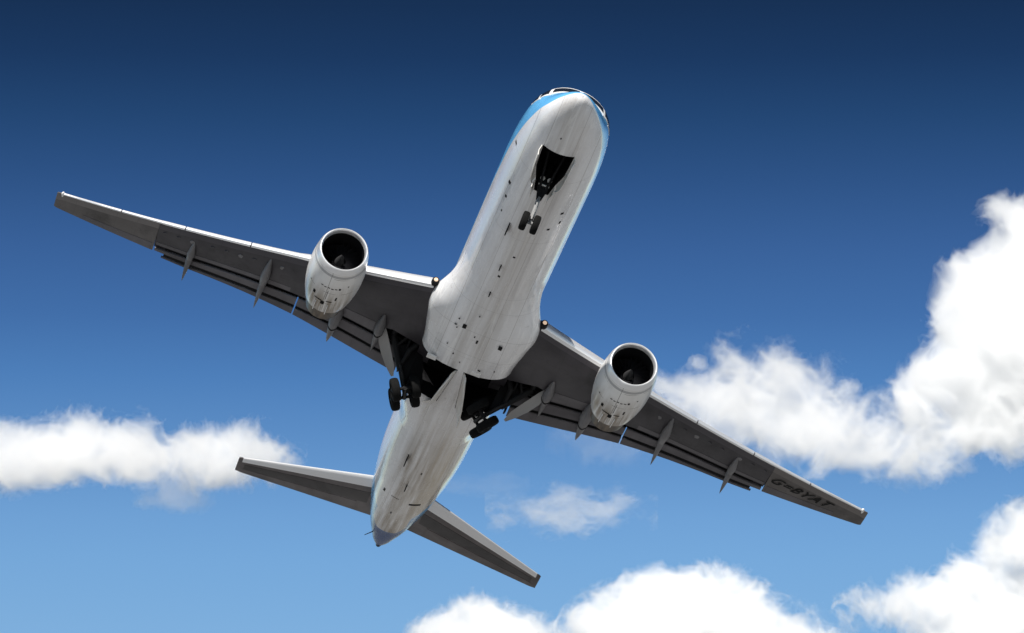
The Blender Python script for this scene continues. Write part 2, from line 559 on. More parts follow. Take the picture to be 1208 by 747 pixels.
for sg in (1, -1):
    wins = [[(2.15, sg * .06), (2.30, sg * .88), (2.74, sg * .74), (2.60, sg * .05)],
            [(2.36, sg * 1.00), (2.78, sg * 1.26), (3.12, sg * 1.06), (2.80, sg * .84)],
            [(2.90, sg * 1.31), (3.45, sg * 1.38), (3.62, sg * 1.18), (3.24, sg * 1.10)]]
    for wcs in wins:
        cs = np.mean(wcs, axis=0)
        big = [tuple(cs + (np.array(q) - cs) * np.array([1.75, 1.2])) for q in wcs]
        fr_ = patch('window_frame', big, .016, m_white, fus)
        patch('cockpit_window', wcs, .028, m_glass, fus)

# blade aerials and drains under the belly
def blade(s, y, h, l, m=m_black, name='antenna'):
    zb_ = -2.0
    th = math.atan2(y, -2.0)
    p = F(s, math.pi - math.asin(max(-1, min(1, y / f_hw(s)))))
    bm = bmesh.new()
    slab(bm, [p + Vector((0, -.025, .05)), p + Vector((l, -.025, .05)), p + Vector((l * 1.05, -.025, -h)), p + Vector((l * .45, -.025, -h))], .05, (0, 1, 0))
    return build(name, bm, m, fus, smooth=False)
blade(9.3, .62, .22, .75)
blade(31.6, .55, .25, .8)
blade(12.6, .25, .16, .3)
blade(15.0, .2, .14, .25)
blade(35.0, .05, .2, .4)
# skin vents and small hatches: slightly proud dark plates
def plate(s, y, ls, ly, m=m_black, name='vent', parent=None, off=.006):
    ct = lambda yy, ss: math.pi - math.asin(max(-1, min(1, yy / f_hw(ss))))
    return patch(name, [(s, ct(y, s)), (s + ls, ct(y, s + ls)), (s + ls, ct(y + ly, s + ls)), (s, ct(y + ly, s))], off, m, parent or fus, 4, 4, .02)
for s, y, ls, ly in ((7.0, 1.22, .2, .1), (8.0, 1.15, .18, .08), (9.1, 1.1, .14, .05), (7.6, -1.2, .16, .1), (8.4, -1.25, .2, .06), (8.9, -.95, .14, .1),
                     (5.0, 1.6, .14, .08), (2.15, .1, .1, .05), (11.6, -.15, .12, .1), (13.5, .1, .15, .1), (28.8, .95, .3, .06), (37.6, .82, .45, .09), (38.0, -.92, .28, .5),
                     (37.8, .1, .05, .38), (33.0, -.35, .2, .06), (40.2, .12, .3, .06)):
    plate(s, y, ls, ly)

# tail cone APU exhaust
bm = bmesh.new()
lathe(bm, [(0, .16), (.3, .12), (.32, .09), (.1, .08)], (46.75, 0, 1.07), (1, 0, .12), 24, caps=True)
build('exhaust_pipe', bm, m_strut, fus)
bm = bmesh.new()
tube(bm, [(45.0, .40, .75), (45.5, .8, .55)], [.03, .015], 8)
build('drain_mast', bm, m_black, fus)

# ------------------------------------------------------------------ belly fairing
BS = [13.0, 14.0, 15.0, 15.8, 16.5, 17.1, 17.7, 18.4, 19.5, 21.6, 23.5, 25.0, 26.5, 28, 29.5, 31.0]
b_hw = pchip(BS, [1.5, 1.7, 1.85, 1.98, 2.12, 2.27, 2.39, 2.42, 2.27, 2.04, 2.02, 2.02, 1.99, 1.98, 1.74, 1.2])
b_bot = pchip(BS, [-2.0, -2.06, -2.10, -2.14, -2.18, -2.23, -2.28, -2.33, -2.37, -2.40, -2.40, -2.38, -2.33, -2.22, -2.08, -1.85])
b_top = pchip(BS, [-1.6, -1.45, -1.2, -.95, -.75, -.6, -.55, -.5, -.5, -.5, -.5, -.5, -.55, -.7, -1.0, -1.4])
def bring(s, N=80):
    h, b, t = b_hw(s), b_bot(s), b_top(s)
    zc = b + (t - b) * .58
    out = []
    for i in range(N):
        a = 2 * math.pi * i / N
        ca, sa = math.cos(a), math.sin(a)
        e = 2 / float(np.interp(s, [14, 16, 18.5, 20], [2.0, 2.1, 2.4, 2.6]))
        yy = h * math.copysign(abs(sa) ** e, sa)
        zz_ = zc + ((t - zc) if ca > 0 else (zc - b)) * math.copysign(abs(ca) ** e, ca)
        out.append(Vector((s, yy, zz_)))
    return out
def sstep(q, a, b):
    t = min(1, max(0, (q - a) / (b - a)))
    return t * t * (3 - 2 * t)
def bring2(s, N=80):
    q = sstep(s, 14.2, 18.3) * (1 - sstep(s, 25.8, 30.8))
    fr_ = [F(s, 2 * math.pi * i / N) for i in range(N)]
    fr_ = [Vector((s, p.y * (.992 if p.z < -.7 else .95), p.z * .992 if p.z < -.6 else -.595 + .2 * (p.z + .6))) for p in fr_]
    return [a.lerp(b, q) for a, b in zip(fr_, bring(s, N))]
bm = bmesh.new()
loft(bm, [bring2(s) for s in np.linspace(13.0, 31.0, 130)])
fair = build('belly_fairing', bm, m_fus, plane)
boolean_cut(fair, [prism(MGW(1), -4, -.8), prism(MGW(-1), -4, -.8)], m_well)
bmv = [(17.9, .62, .30, .16), (18.5, -1.12, .30, .16), (18.7, -.12, .26, .08), (18.45, .05, .12, .05), (17.6, .95, .08, .06), (19.8, 1.0, .06, .05), (20.4, .6, .07, .05),
       (18.1, 1.0, .06, .1), (18.3, .9, .05, .05), (20.6, -1.3, .07, .05), (20.9, .2, .06, .05), (16.9, .2, .08, .05), (21.0, -.7, .05, .12)]
for s, y, ls, ly in bmv:
    bm = bmesh.new()
    boxm(bm, (s + ls / 2, y, b_bot(s) + (.012 if abs(y) > .8 else -.001)), ls, ly, .03)
    build('vent', bm, m_black, fair, smooth=False)
for y in (1.38, -.62):
    bm = bmesh.new()
    boxm(bm, (21.40, y, -2.385), .32, .42, .06)
    build('hinge_plate', bm, m_white, fair, smooth=False)

# ------------------------------------------------------------------ wings
def zq(y):
    d = abs(y) - 2.3
    return -1.15 + .0877 * d + .0041 * d * d
f_le = lambda y: 17.5 + .575 * (abs(y) - 2.3)
YT = [1.6, 2.74, 5.2, 7.4, 7.9, 9.34, 11.35, 12.8, 14.2]
TE_S = pchip(YT, [24.85, 24.85, 24.85, 24.95, 25.02, 25.33, 25.95, 26.52, 27.0])
TE_D = pchip([1.6, 2.74, 5.28, 7.88, 14.2, 19], [.82, .75, .6, .45, .2, .05])
G1_S = pchip(YT, [23.25, 23.25, 23.28, 23.55, 23.68, 24.15, 25.0, 25.7, 26.32])
G1_D = pchip([1.6, 2.74, 5.28, 7.88, 14.2], [.37, .35, .3, .25, .08])
G2_S = pchip(YT, [24.06, 24.05, 24.02, 24.3, 24.42, 24.86, 25.6, 26.2, 26.72])
G2_D = pchip([1.6, 2.74, 5.28, 7.88, 14.2], [.6, .55, .45, .33, .13])
TEC = lambda y: f_le(y) + 1.25 + (19 - y) * .245           # clean outboard trailing edge
YF0, YF1 = 2.0, 14.22                                       # flapped span

def wing_ring(y, sg):
    le, zl = f_le(y), zq(y)
    if y <= YF1:
        xe, de = G1_S(y) - .03, G1_D(y)
        c = xe - le
        tk = .12 * (TE_S(y) - le) * (1.15 if y < 8 else .95)
        low = []
        for t in (1.0, .96, .85, .7, .55, .4, .25, .14, .07, .03, .01):
            low.append((le + c * t, zl - de * t - .30 * tk * math.sin(math.pi * min(1, t ** .55))))
        up = []
        ue = c * 1.16
        for t in (0, .006, .02, .05, .1, .18, .3, .45, .6, .75, .9, 1.0):
            zz_ = zl - de * t + tk * (.80 * math.sin(math.pi * t ** .58 * .86) if t > 0 else 0)
            up.append((le + ue * t, zz_))
        # spoiler edge back to the cove
        up.append((le + ue, up[-1][1] - .03))
        pts = low + up + [(le + c * 1.01, low[0][1] + .14 * tk + .05)]
    else:
        te = TEC(y)
        c = te - le
        tk = .105 * c
        de = .05 + .02 * (19 - y)
        low = [(le + c * t, zl - de * t - .30 * tk * math.sin(math.pi * min(1, t ** .55))) for t in (1.0, .96, .85, .7, .55, .4, .25, .14, .07, .03, .01)]
        up = [(le + c * t, zl - de * t + .8 * tk * math.sin(math.pi * t ** .6) * (1 if t < 1 else 0)) for t in (0, .006, .02, .05, .1, .18, .3, .45, .6, .75, .9, .985)]
        up.append((le + c * .995, up[-1][1] - .005))
        pts = low + up + [(le + c * .999, low[0][1] + .006)]
    return [Vector((px, sg * y, pz)) for px, pz in pts]

def low_z(s, y):
    """height of the wing's lower skin"""
    r = wing_ring(y, 1)[:11]
    xs = [p.x for p in r][::-1]
    zs = [p.z for p in r][::-1]
    return float(np.interp(s, xs, zs))

def strip(name, ys, fa, fb, za, zb_, thick, mats, parent, sg, n=7, droop=0.0):
    """spanwise flap-like slab with a rounded nose; fa..fb chordwise limits, za..zb heights"""
    bm = bmesh.new()
    rings = []
    for y in ys:
        a, b = fa(y), fb(y)
        z0, z1 = za(y), zb_(y)
        c = b - a
        t = thick(y)
        ring = []
        for u in (1, .8, .55, .3, .12, .03, 0):
            ring.append(Vector((a + c * u, sg * y, z0 + (z1 - z0) * u - droop * math.sin(math.pi * u) - (.0 if u else -.3 * t))))
        for u in (.02, .1, .25, .45, .7, .9, 1):
            ring.append(Vector((a + c * u, sg * y, z0 + (z1 - z0) * u + t * (math.sin(math.pi * (u ** .5) * .96) * .9 + .06) + .006)))
        rings.append(ring)
    loft(bm, rings)
    return build(name, bm, mats, parent)

FAIRS = [(3.85, 21.3, 24.25, .23, .56), (5.75, 22.3, 25.0, .26, .58), (9.2, 22.0, 25.6, .20, .44), (12.55, 24.15, 26.95, .17, .36)]

def make_wing(sg):
    bm = bmesh.new()
    ys = [1.4, 2.0, 2.6, 3.4, 4.2, 5.2, 6.2, 7.2, 7.9, 9, 10, 11, 12, 13, 13.8, YF1]
    r1 = [wing_ring(y, sg) for y in ys]
    loft(bm, r1)
    wing = build('wing', bm, m_wing, plane, sharp=40)
    # well in the wing root that the leg folds into
    wp = [(22.35, sg * 2.0), (22.2, sg * 3.3), (22.55, sg * 3.95), (23.12, sg * 3.95), (23.18, sg * 2.0)]
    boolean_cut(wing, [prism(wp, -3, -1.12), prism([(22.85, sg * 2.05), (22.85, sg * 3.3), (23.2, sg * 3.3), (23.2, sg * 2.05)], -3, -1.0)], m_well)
    # outer panel
    bm = bmesh.new()
    ys = [YF1 + .01, 14.8, 15.6, 16.5, 17.4, 18.2, 18.7]
    rr = [wing_ring(y, sg) for y in ys]
    tipc = rr[-1]
    le, te = f_le(18.7), TEC(18.7)
    for k, (dy, q) in enumerate(((.16, .93), (.26, .78), (.30, .55))):
        rr.append([Vector((te - (te - p.x) * (q * .25 + .75), sg * (18.7 + dy), zq(18.7 + dy) - .03 + (p.z - zq(18.7)) * q)) for p in tipc])
    loft(bm, rr)
    build('outer_wing', bm, m_wtip, wing, sharp=40)
    # aileron: its own panel a little proud of the lower skin
    def flat_panel(name, y0, y1, t0, t1, m, off=.012, n=10):
        bm = bmesh.new()
        rows = []
        for y in np.linspace(y0, y1, n):
            r = wing_ring(y, sg)[:11]
            xs = [p.x for p in r][::-1]
            zs = [p.z for p in r][::-1]
            a, b = f_le(y), r[0].x
            row = []
            for u in np.linspace(t0, t1, 9):
                xx = a + (b - a) * u
                row.append((xx, sg * y, float(np.interp(xx, xs, zs)) - off))
            rows.append(row)
        lo = [[bm.verts.new(p) for p in r] for r in rows]
        hi = [[bm.verts.new((p[0], p[1], p[2] + off + .02)) for p in r] for r in rows]
        N, K = len(rows), 9
        for i in range(N - 1):
            for j in range(K - 1):
                bm.faces.new((lo[i][j], lo[i][j + 1], lo[i + 1][j + 1], lo[i + 1][j]))
                bm.faces.new((hi[i][j], hi[i + 1][j], hi[i + 1][j + 1], hi[i][j + 1]))
        for i in range(N - 1):
            bm.faces.new((lo[i][0], lo[i + 1][0], hi[i + 1][0], hi[i][0]))
            bm.faces.new((lo[i][-1], hi[i][-1], hi[i + 1][-1], lo[i + 1][-1]))
        for j in range(K - 1):
            bm.faces.new((lo[0][j], hi[0][j], hi[0][j + 1], lo[0][j + 1]))
            bm.faces.new((lo[-1][j], lo[-1][j + 1], hi[-1][j + 1], hi[-1][j]))
        return build(name, bm, m, wing)
    flat_panel('aileron', 14.35, 17.6, .74, .985, m_flap)
    flat_panel('flap_shroud', 4.1, 7.35, .80, .985, m_flap)
    flat_panel('flap_shroud', 8.0, 14.15, .86, .985, m_flap)
    for k in range(9):
        yy = 8.6 + k * .62 + (.3 if k > 5 else 0)
        # fuel access covers
        bm = bmesh.new()
        xx = f_le(yy) + .38 * (G1_S(min(yy, 14)) - f_le(yy))
        lathe(bm, [(0, .001), (0, .13), (.03, .14)], (xx, sg * yy, low_z(xx, yy) - .012), (0, 0, 1), 16)
        build('access_cover', bm, m_fairg if k % 3 == 0 else m_wing, wing)
    # slats: bright leading edge segments
    for y0, y1 in ((2.42, 5.45), (7.35, 10.2), (10.25, 13.1), (13.15, 16.0), (16.05, 18.72)):
        bm = bmesh.new()
        rings = []
        for y in np.linspace(y0, y1, 8):
            r = wing_ring(min(y, 18.7), 1)
            le, zl = f_le(y), zq(y)
            c = (TE_S(y) if y < YF1 else TEC(y)) - le
            fw = .05 * c + .04
            lowp = [p for p in r[:11]][::-1]                   # from LE aft
            upp = r[11:23]
            lx, lz = [p.x for p in lowp], [p.z for p in lowp]
            ux, uz = [p.x for p in upp], [p.z for p in upp]
            g = .018 + .004 * c
            ring = []
            for u in (.5, .38, .27, .17, .09, .04):
                ring.append(Vector((le + fw * u * .9 - g, sg * y, float(np.interp(le + fw * u * .9, lx, lz)) - g)))
            ring.append(Vector((le - g * 1.6, sg * y, zl - .1 * g)))
            for u in (.02, .06, .14, .3, .5, .75, 1.0):
                ring.append(Vector((le + fw * 2.4 * u - g, sg * y, float(np.interp(le + fw * 2.4 * u, ux, uz)) + g)))
            rings.append(ring)
        loft(bm, rings)
        build('slat', bm, m_slat, wing, sharp=50)
    # flaps: two-element, extended
    for y0, y1, nm in ((2.58, 7.54, 'inboard_flap'), (7.60, 14.15, 'outboard_flap')):
        ys = list(np.linspace(y0, y1, 9))
        fl = strip(nm, ys, lambda y: G1_S(y) + .21, lambda y: G2_S(y) + .02, lambda y: zq(y) - G1_D(y) - .05, lambda y: zq(y) - G2_D(y), lambda y: .16 if y < 8 else .12, m_flap, wing, sg)
        ys2 = list(np.linspace(y0 + (.0 if y0 < 5 else -.0), y1 - (.0 if y1 < 8 else .38), 9))
        strip('aft_flap', ys2, lambda y: G2_S(y) + .23, lambda y: TE_S(y), lambda y: zq(y) - G2_D(y) - .05, lambda y: zq(y) - TE_D(y), lambda y: .11 if y < 8 else .07, m_flap, fl, sg)
        # black slabs added above the slots, standing in for their shade
        ysv = list(np.linspace(y0, y1 - (.0 if y1 < 8 else .45), 9))
        strip('slot_shade_slab', ysv, lambda y: G2_S(y) - .42, lambda y: G2_S(y) + .52, lambda y: zq(y) - G2_D(y) + .13, lambda y: zq(y) - G2_D(y) + .10, lambda y: .05, m_black, fl, sg)
        strip('slot_shade_slab', ysv, lambda y: G1_S(y) - .32, lambda y: G1_S(y) + .5, lambda y: zq(y) - G1_D(y) + .16, lambda y: zq(y) - G1_D(y) + .13, lambda y: .05, m_black, fl, sg)
    # flap track fairings
    for k, (fy, s0, s1, hw, dp) in enumerate(FAIRS):
        bm = bmesh.new()
        rings = []
        L = s1 - s0
        for t in np.concatenate([[0, .01, .03, .07], np.linspace(.12, .9, 18), [.95, .985, 1.0]]):
            s = s0 + L * t
            wgt = (min(1, t / .32) ** .6) * (min(1, (1 - t) / .62) ** .75)
            wgt = max(wgt, .015)
            ztop = (low_z(min(s, G1_S(fy) - .05), fy) + .05) if s < G1_S(fy) else zq(fy) - G1_D(fy) - (s - G1_S(fy)) * (.36 if k > 1 else .33)
            cz = ztop - dp * .42 * wgt
            rings.append([Vector((s, sg * fy + hw * wgt * math.cos(a) * (.62 + .38 * abs(math.cos(a))), cz + dp * .58 * wgt * math.sin(a))) for a in np.linspace(0, 2 * math.pi, 24, endpoint=False)])
        loft(bm, rings)
        fo = build('flap_fairing', bm, m_fairg, wing)
        if k < 2:
            tb = .42 if k == 0 else .52
            s = s0 + L * tb
            i = int(np.argmin([abs(r[0].x - s) for r in rings]))
            bm = bmesh.new()
            sc = 1.035
            rr = []
            for j in (i, i + 1):
                cz = sum((p.z for p in rings[j])) / 24
                xx = rings[i][0].x + (.0 if j == i else .11)
                rr.append([Vector((xx, sg * fy + (p.y - sg * fy) * sc, cz + (p.z - cz) * sc)) for p in rings[i]])
            loft(bm, rr)
            build('joint_band', bm, m_black, fo)
    # root landing light in its housing
    bm = bmesh.new()
    lathe(bm, [(0, .001), (0, .12), (.03, .15), (.25, .17), (.4, .13), (.42, .001)], (17.30, sg * 2.44, -1.14), (1, 0, 0), 20)
    li = build('landing_light', bm, m_strut, wing)
    bm = bmesh.new()
    lathe(bm, [(-.02, .001), (-.03, .05), (-.01, .085), (.01, .09)], (17.285, sg * 2.44, -1.14), (1, 0, 0), 20)
    build('lamp', bm, m_lamp, li)
    bm = bmesh.new()
    lathe(bm, [(-.12, .001), (-.08, .05), (0, .08), (.25, .07), (.3, .001)], (f_le(18.72) + .02, sg * 18.74, zq(18.72) + .02), (1, 0, 0), 14)
    build('tip_light', bm, m_white, wing)
    return wing
wing_st = make_wing(1)
wing_po = make_wing(-1)

# registration under the port wing
def lettering(txt, s, y, heading, size, parent, shear=.25, stretch=1.35):
    cu = bpy.data.curves.new('registration', 'FONT')
    cu.body = txt
    cu.size = size
    cu.shear = shear
    cu.extrude = .004
    cu.offset = .006
    cu.space_character = 1.12
    t = bpy.data.objects.new('registration', cu)
    COL.objects.link(t)
    bpy.context.view_layer.update()
    me = bpy.data.meshes.new_from_object(t.evaluated_get(bpy.context.evaluated_depsgraph_get()))
    bpy.data.objects.remove(t)
    ch, shd = math.cos(heading), math.sin(heading)
    bmx = bmesh.new()
    bmx.from_mesh(me)
    bmesh.ops.subdivide_edges(bmx, edges=bmx.edges, cuts=1)
    for v in bmx.verts:
        u, h = v.co.x * stretch, v.co.y
        # text direction runs outboard (towards -y) and aft; letters' tops face forward
        xx = s + u * shd - h * ch
        yy = y - u * ch - h * shd
        v.co = Vector((xx, yy, low_z(xx, abs(yy)) - .035 - v.co.z))
    return build('registration', bmx, m_ink, parent, smooth=False)
lettering('G=BYAT', 25.64, -14.25, math.atan(.50), .67, wing_po, stretch=1.20)

# ------------------------------------------------------------------ engines
def make_engine(sg):
    ax = Vector((1, 0, -.03))
    org = Vector((16.15, sg * 6.45, -2.05))
    base = bpy.data.objects.new('engine', None)
    COL.objects.link(base)
    base.parent = plane
    base.location = org
    O = (0, 0, 0)
    bm = bmesh.new()
    lathe(bm, [(.30, 1.085), (.6, 1.13), (1.0, 1.17), (1.5, 1.195), (2.0, 1.185), (2.5, 1.14), (3.0, 1.06), (3.3, .99), (3.5, .945), (3.505, .90), (3.2, .90)], O, ax, 72)
    nac = build('nacelle', bm, m_nac, base)
    bm = bmesh.new()
    pr = [(.30, 1.09), (.2, 1.072), (.1, 1.045), (.04, 1.02), (.01, .998), (0, .975), (.012, .952), (.05, .93), (.12, .912), (.24, .90)]
    lathe(bm, pr, O, ax, 72)
    build('inlet_lip', bm, m_lip, base)
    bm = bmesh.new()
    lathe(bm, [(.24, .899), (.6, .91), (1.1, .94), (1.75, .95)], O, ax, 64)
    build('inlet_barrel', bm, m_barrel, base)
    bm = bmesh.new()
    lathe(bm, [(1.3, .945), (1.32, .001)], O, ax, 48)
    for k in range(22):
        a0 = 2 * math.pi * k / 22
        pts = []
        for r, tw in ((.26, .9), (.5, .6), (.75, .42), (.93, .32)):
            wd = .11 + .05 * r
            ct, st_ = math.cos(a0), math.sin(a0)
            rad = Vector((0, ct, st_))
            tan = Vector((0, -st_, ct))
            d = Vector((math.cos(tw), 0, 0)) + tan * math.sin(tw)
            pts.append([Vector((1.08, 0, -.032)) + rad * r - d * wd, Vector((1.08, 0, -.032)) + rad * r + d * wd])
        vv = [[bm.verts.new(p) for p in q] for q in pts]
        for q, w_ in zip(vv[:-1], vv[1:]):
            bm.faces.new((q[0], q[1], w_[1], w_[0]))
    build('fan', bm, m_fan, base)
    bm = bmesh.new()
    lathe(bm, [(.50, .004), (.55, .035), (.66, .08), (.82, .14), (1.0, .19), (1.1, .21)], O, ax, 32)
    # white swirl
    sp = build('spinner', bm, m_spin, base)
    bm = bmesh.new()
    prev = None
    for k in range(14):
        u = k / 13
        a = .6 + u * 2.6
        h = .56 + .2 * u
        r = float(np.interp(h, [.50, .55, .66, .82, 1.0], [.004, .035, .08, .14, .19])) + .006
        wv = .05 * math.sin(math.pi * u) + .006
        p0 = Vector((h - .003, r * math.cos(a), r * math.sin(a) - .03 * h))
        h2 = h + wv
        r2 = float(np.interp(h2, [.50, .55, .66, .82, 1.0], [.004, .035, .08, .14, .19])) + .006
        p1 = Vector((h2 - .003, r2 * math.cos(a), r2 * math.sin(a) - .03 * h2))
        cur = (bm.verts.new(p0), bm.verts.new(p1))
        if prev:
            bm.faces.new((prev[0], prev[1], cur[1], cur[0]))
        prev = cur
    build('spinner_swirl', bm, m_white, sp)
    bm = bmesh.new()
    lathe(bm, [(3.42, .93), (3.7, .87), (4.0, .81), (4.3, .75), (4.31, .71), (4.0, .74), (3.6, .75)], O, ax, 56)
    lathe(bm, [(3.6, .75), (3.6, .001)], O, ax, 32)
    lathe(bm, [(3.6, .35), (4.2, .3), (4.7, .15), (4.9, .01)], O, ax, 32)
    build('exhaust_nozzle', bm, m_noz, base)
    # vents, latches and drains on the cowl
    def cowl_r(h):
        return float(np.interp(h, [.3, .6, 1, 1.5, 2, 2.5, 3, 3.4, 3.7], [1.085, 1.13, 1.17, 1.195, 1.185, 1.14, 1.06, .965, .875]))
    def cow(h, ang, lh, la, m=m_black, nm='cowl_vent'):
        bm = bmesh.new()
        g = []
        for i in range(5):
            hh = h + lh * i / 4
            row = []
            for j in range(5):
                aa = ang + la * j / 4
                r = cowl_r(hh) + .008
                row.append(bm.verts.new((hh, r * math.sin(aa), -r * math.cos(aa) - .03 * hh)))
            g.append(row)
        for i in range(4):
            for j in range(4):
                bm.faces.new((g[i][j], g[i + 1][j], g[i + 1][j + 1], g[i][j + 1]))
        ret = bmesh.ops.solidify(bm, geom=list(bm.faces), thickness=.012)
        build(nm, bm, m, nac)
    for k in range(5):
        cow(1.28 + .02 * (k % 2), -.30 + .13 * k, .05, .085)
    cow(1.22, -.42, .12, .07)
    cow(1.95, .42, .22, .10)
    cow(1.9, -.40, .26, .05)
    cow(2.3, -.28, .05, .22)
    cow(2.36, .1, .06, .3)
    cow(2.4, -.02, .28, .14, m_strut, 'drain_panel')
    cow(1.5, -.02, .7, .015, m_strut, 'latch_line')
    cow(1.1, -.7, .07, .05)
    cow(1.6, .75, .06, .05)
    # strakes and drains
    for yy in (.34, -.2):
        bm = bmesh.new()
        r0 = lambda h: -math.sqrt(max(0, cowl_r(h) ** 2 - yy ** 2)) - .03 * h
        boxm(bm, (3.1, yy, r0(3.0) + .02), .9, .03, .09, Matrix.Rotation(-.2, 3, 'Y'))
        build('drain_strake', bm, m_white, nac, smooth=False)
    # the long cowl: stretch everything aft of the fan face
    for o in list(base.children) + list(nac.children):
        for v in o.data.vertices:
            if v.co.x > 1.15:
                v.co.z -= .03 * (v.co.x - 1.15) * .15
                v.co.x = 1.15 + (v.co.x - 1.15) * 1.15
    # pylon
    bm = bmesh.new()
    rings = []
    for s, zt, zb2, hw in ((16.9, -.88, -.97, .02), (17.6, -.72, -1.0, .14), (18.4, -.60, -1.02, .2), (18.8, -.57, -1.2, .2), (19.6, -.50, -1.5, .22), (20.6, -.52, -1.55, .2), (21.8, -.6, -1.35, .12), (22.8, -.7, -1.0, .02)):
        ring = []
        for a in np.linspace(0, 2 * math.pi, 20, endpoint=False):
            ring.append(Vector((s - org.x, hw * math.copysign(abs(math.sin(a)) ** .6, math.sin(a)), (zt + zb2) / 2 - org.z + (zt - zb2) / 2 * math.cos(a))))
        rings.append(ring)
    loft(bm, rings)
    build('pylon', bm, m_nac, base)
    return base
make_engine(1)
make_engine(-1)

# ------------------------------------------------------------------ tail
def stab_ring(y, sg, x0=0.0, x1=1.0, zofs=0.0):
    t = (y - 1.0) / 6.55
    le = 40.15 + (44.55 - 40.15) * t
    c = 4.1 + (1.42 - 4.1) * t
    z = .98 + .45 * t
    tk = .10 * c
    pts = []
    for u in (1, .9, .75, .55, .35, .2, .1, .04, .01, 0):
        pts.append((u, -.5 * tk * math.sin(math.pi * u ** .55)))
    for u in (.01, .04, .1, .2, .35, .55, .75, .9, .99):
        pts.append((u, .5 * tk * math.sin(math.pi * u ** .55)))
    return [Vector((le + c * (x0 + (x1 - x0) * u), sg * y, z + zz_ + zofs)) for u, zz_ in pts]
def make_stab(sg):
    bm = bmesh.new()
    ys = [.5, 1.0, 1.8, 3, 4.2, 5.4, 6.6, 7.3]
    rr = [stab_ring(y, sg) for y in ys]
    last = rr[-1]
    mx = sum((p.x for p in last)) / len(last)
    for dy, q in ((.16, .9), (.25, .7)):
        rr.append([Vector((max(q0.x for q0 in last) - (max(q0.x for q0 in last) - p.x) * (.3 * q + .7), sg * (7.3 + dy), last[0].z + (p.z - last[0].z) * q + .01)) for p in last])
    loft(bm, rr)
    st = build('tailplane', bm, m_stab, plane)
    def panel(nm, y0, y1, u0, u1, m, off=.010):
        bm = bmesh.new()
        lo = []
        for y in np.linspace(y0, y1, 8):
            t = (y - 1.0) / 6.55
            le, c, z = 40.15 + 4.4 * t, 4.1 - 2.68 * t, .98 + .45 * t
            tk = .10 * c
            lo.append([Vector((le + c * u, sg * y, z - .5 * tk * math.sin(math.pi * u ** .55) - off)) for u in np.linspace(u0, u1, 8)])
        rings = [r + [p + Vector((0, 0, .02 + off)) for p in r[::-1]] for r in lo]
        loft(bm, rings)
        return build(nm, bm, m, st)
    panel('skin_panel', 1.3, 7.2, .34, .66, m_stabd)
    panel('elevator', 1.75, 7.25, .69, .985, m_stab, .014)
    bm = bmesh.new()
    rings = []
    for y in np.linspace(1.3, 7.35, 8):
        r = stab_ring(y, 1)
        ring = []
        c = 4.1 - 2.68 * (y - 1) / 6.55
        for p in r[5:15]:
            ring.append(Vector((p.x - .02, sg * y, p.z + (.012 if p.z > r[9].z else -.012))))
        rings.append(ring)
    loft(bm, rings)
    build('leading_edge', bm, m_slat, st)
make_stab(1)
make_stab(-1)
# fin and rudder (above the fuselage)
def fin_ring(z, x0, x1):
    t = (z - 1.7) / 7.6
    le, c = 35.6 + 7.0 * t, 7.2 - 4.6 * t
    tk = .10 * c
    out = []
    for u in (1, .9, .75, .55, .35, .2, .1, .04, 0):
        uu = x0 + (x1 - x0) * u
        out.append((le + c * uu, .5 * tk * math.sin(math.pi * min(1, uu) ** .6) + .004))
    return [Vector((a, b, z)) for a, b in out] + [Vector((a, -b, z)) for a, b in out[::-1]]
bm = bmesh.new()
loft(bm, [fin_ring(z, 0, .70) for z in np.linspace(1.3, 9.3, 9)])
fin = build('tail_fin', bm, m_blue, plane)
bm = bmesh.new()
loft(bm, [fin_ring(z, .705, 1.0) for z in np.linspace(2.2, 9.2, 9)])
build('rudder', bm, m_blue, fin)

# ------------------------------------------------------------------ wheels and gear
def wheel(name, c, axis, R, W, parent):
    bm = bmesh.new()
    h = W / 2
    lathe(bm, [(-h * .72, R * .56), (-h * .96, R * .66), (-h, R * .80), (-h * .86, R * .93), (-h * .5, R * .99), (-h * .2, R), (-h * .19, R * .985), (-h * .12, R * .985), (-h * .11, R),
               (h * .11, R), (h * .12, R * .985), (h * .19, R * .985), (h * .2, R), (h * .5, R * .99), (h * .86, R * .93), (h, R * .80), (h * .96, R * .66), (h * .72, R * .56)], c, axis, 40, 0)
    lathe(bm, [(-h * .72, R * .57), (-h * .6, R * .5), (-h * .55, R * .25), (-h * .8, R * .18), (-h * .8, .004)], c, axis, 28, 1)
    lathe(bm, [(h * .72, R * .57), (h * .6, R * .5), (h * .55, R * .25), (h * .8, R * .18), (h * .8, .004)], c, axis, 28, 1)
    return build(name, bm, [m_tyre, m_rim], parent)

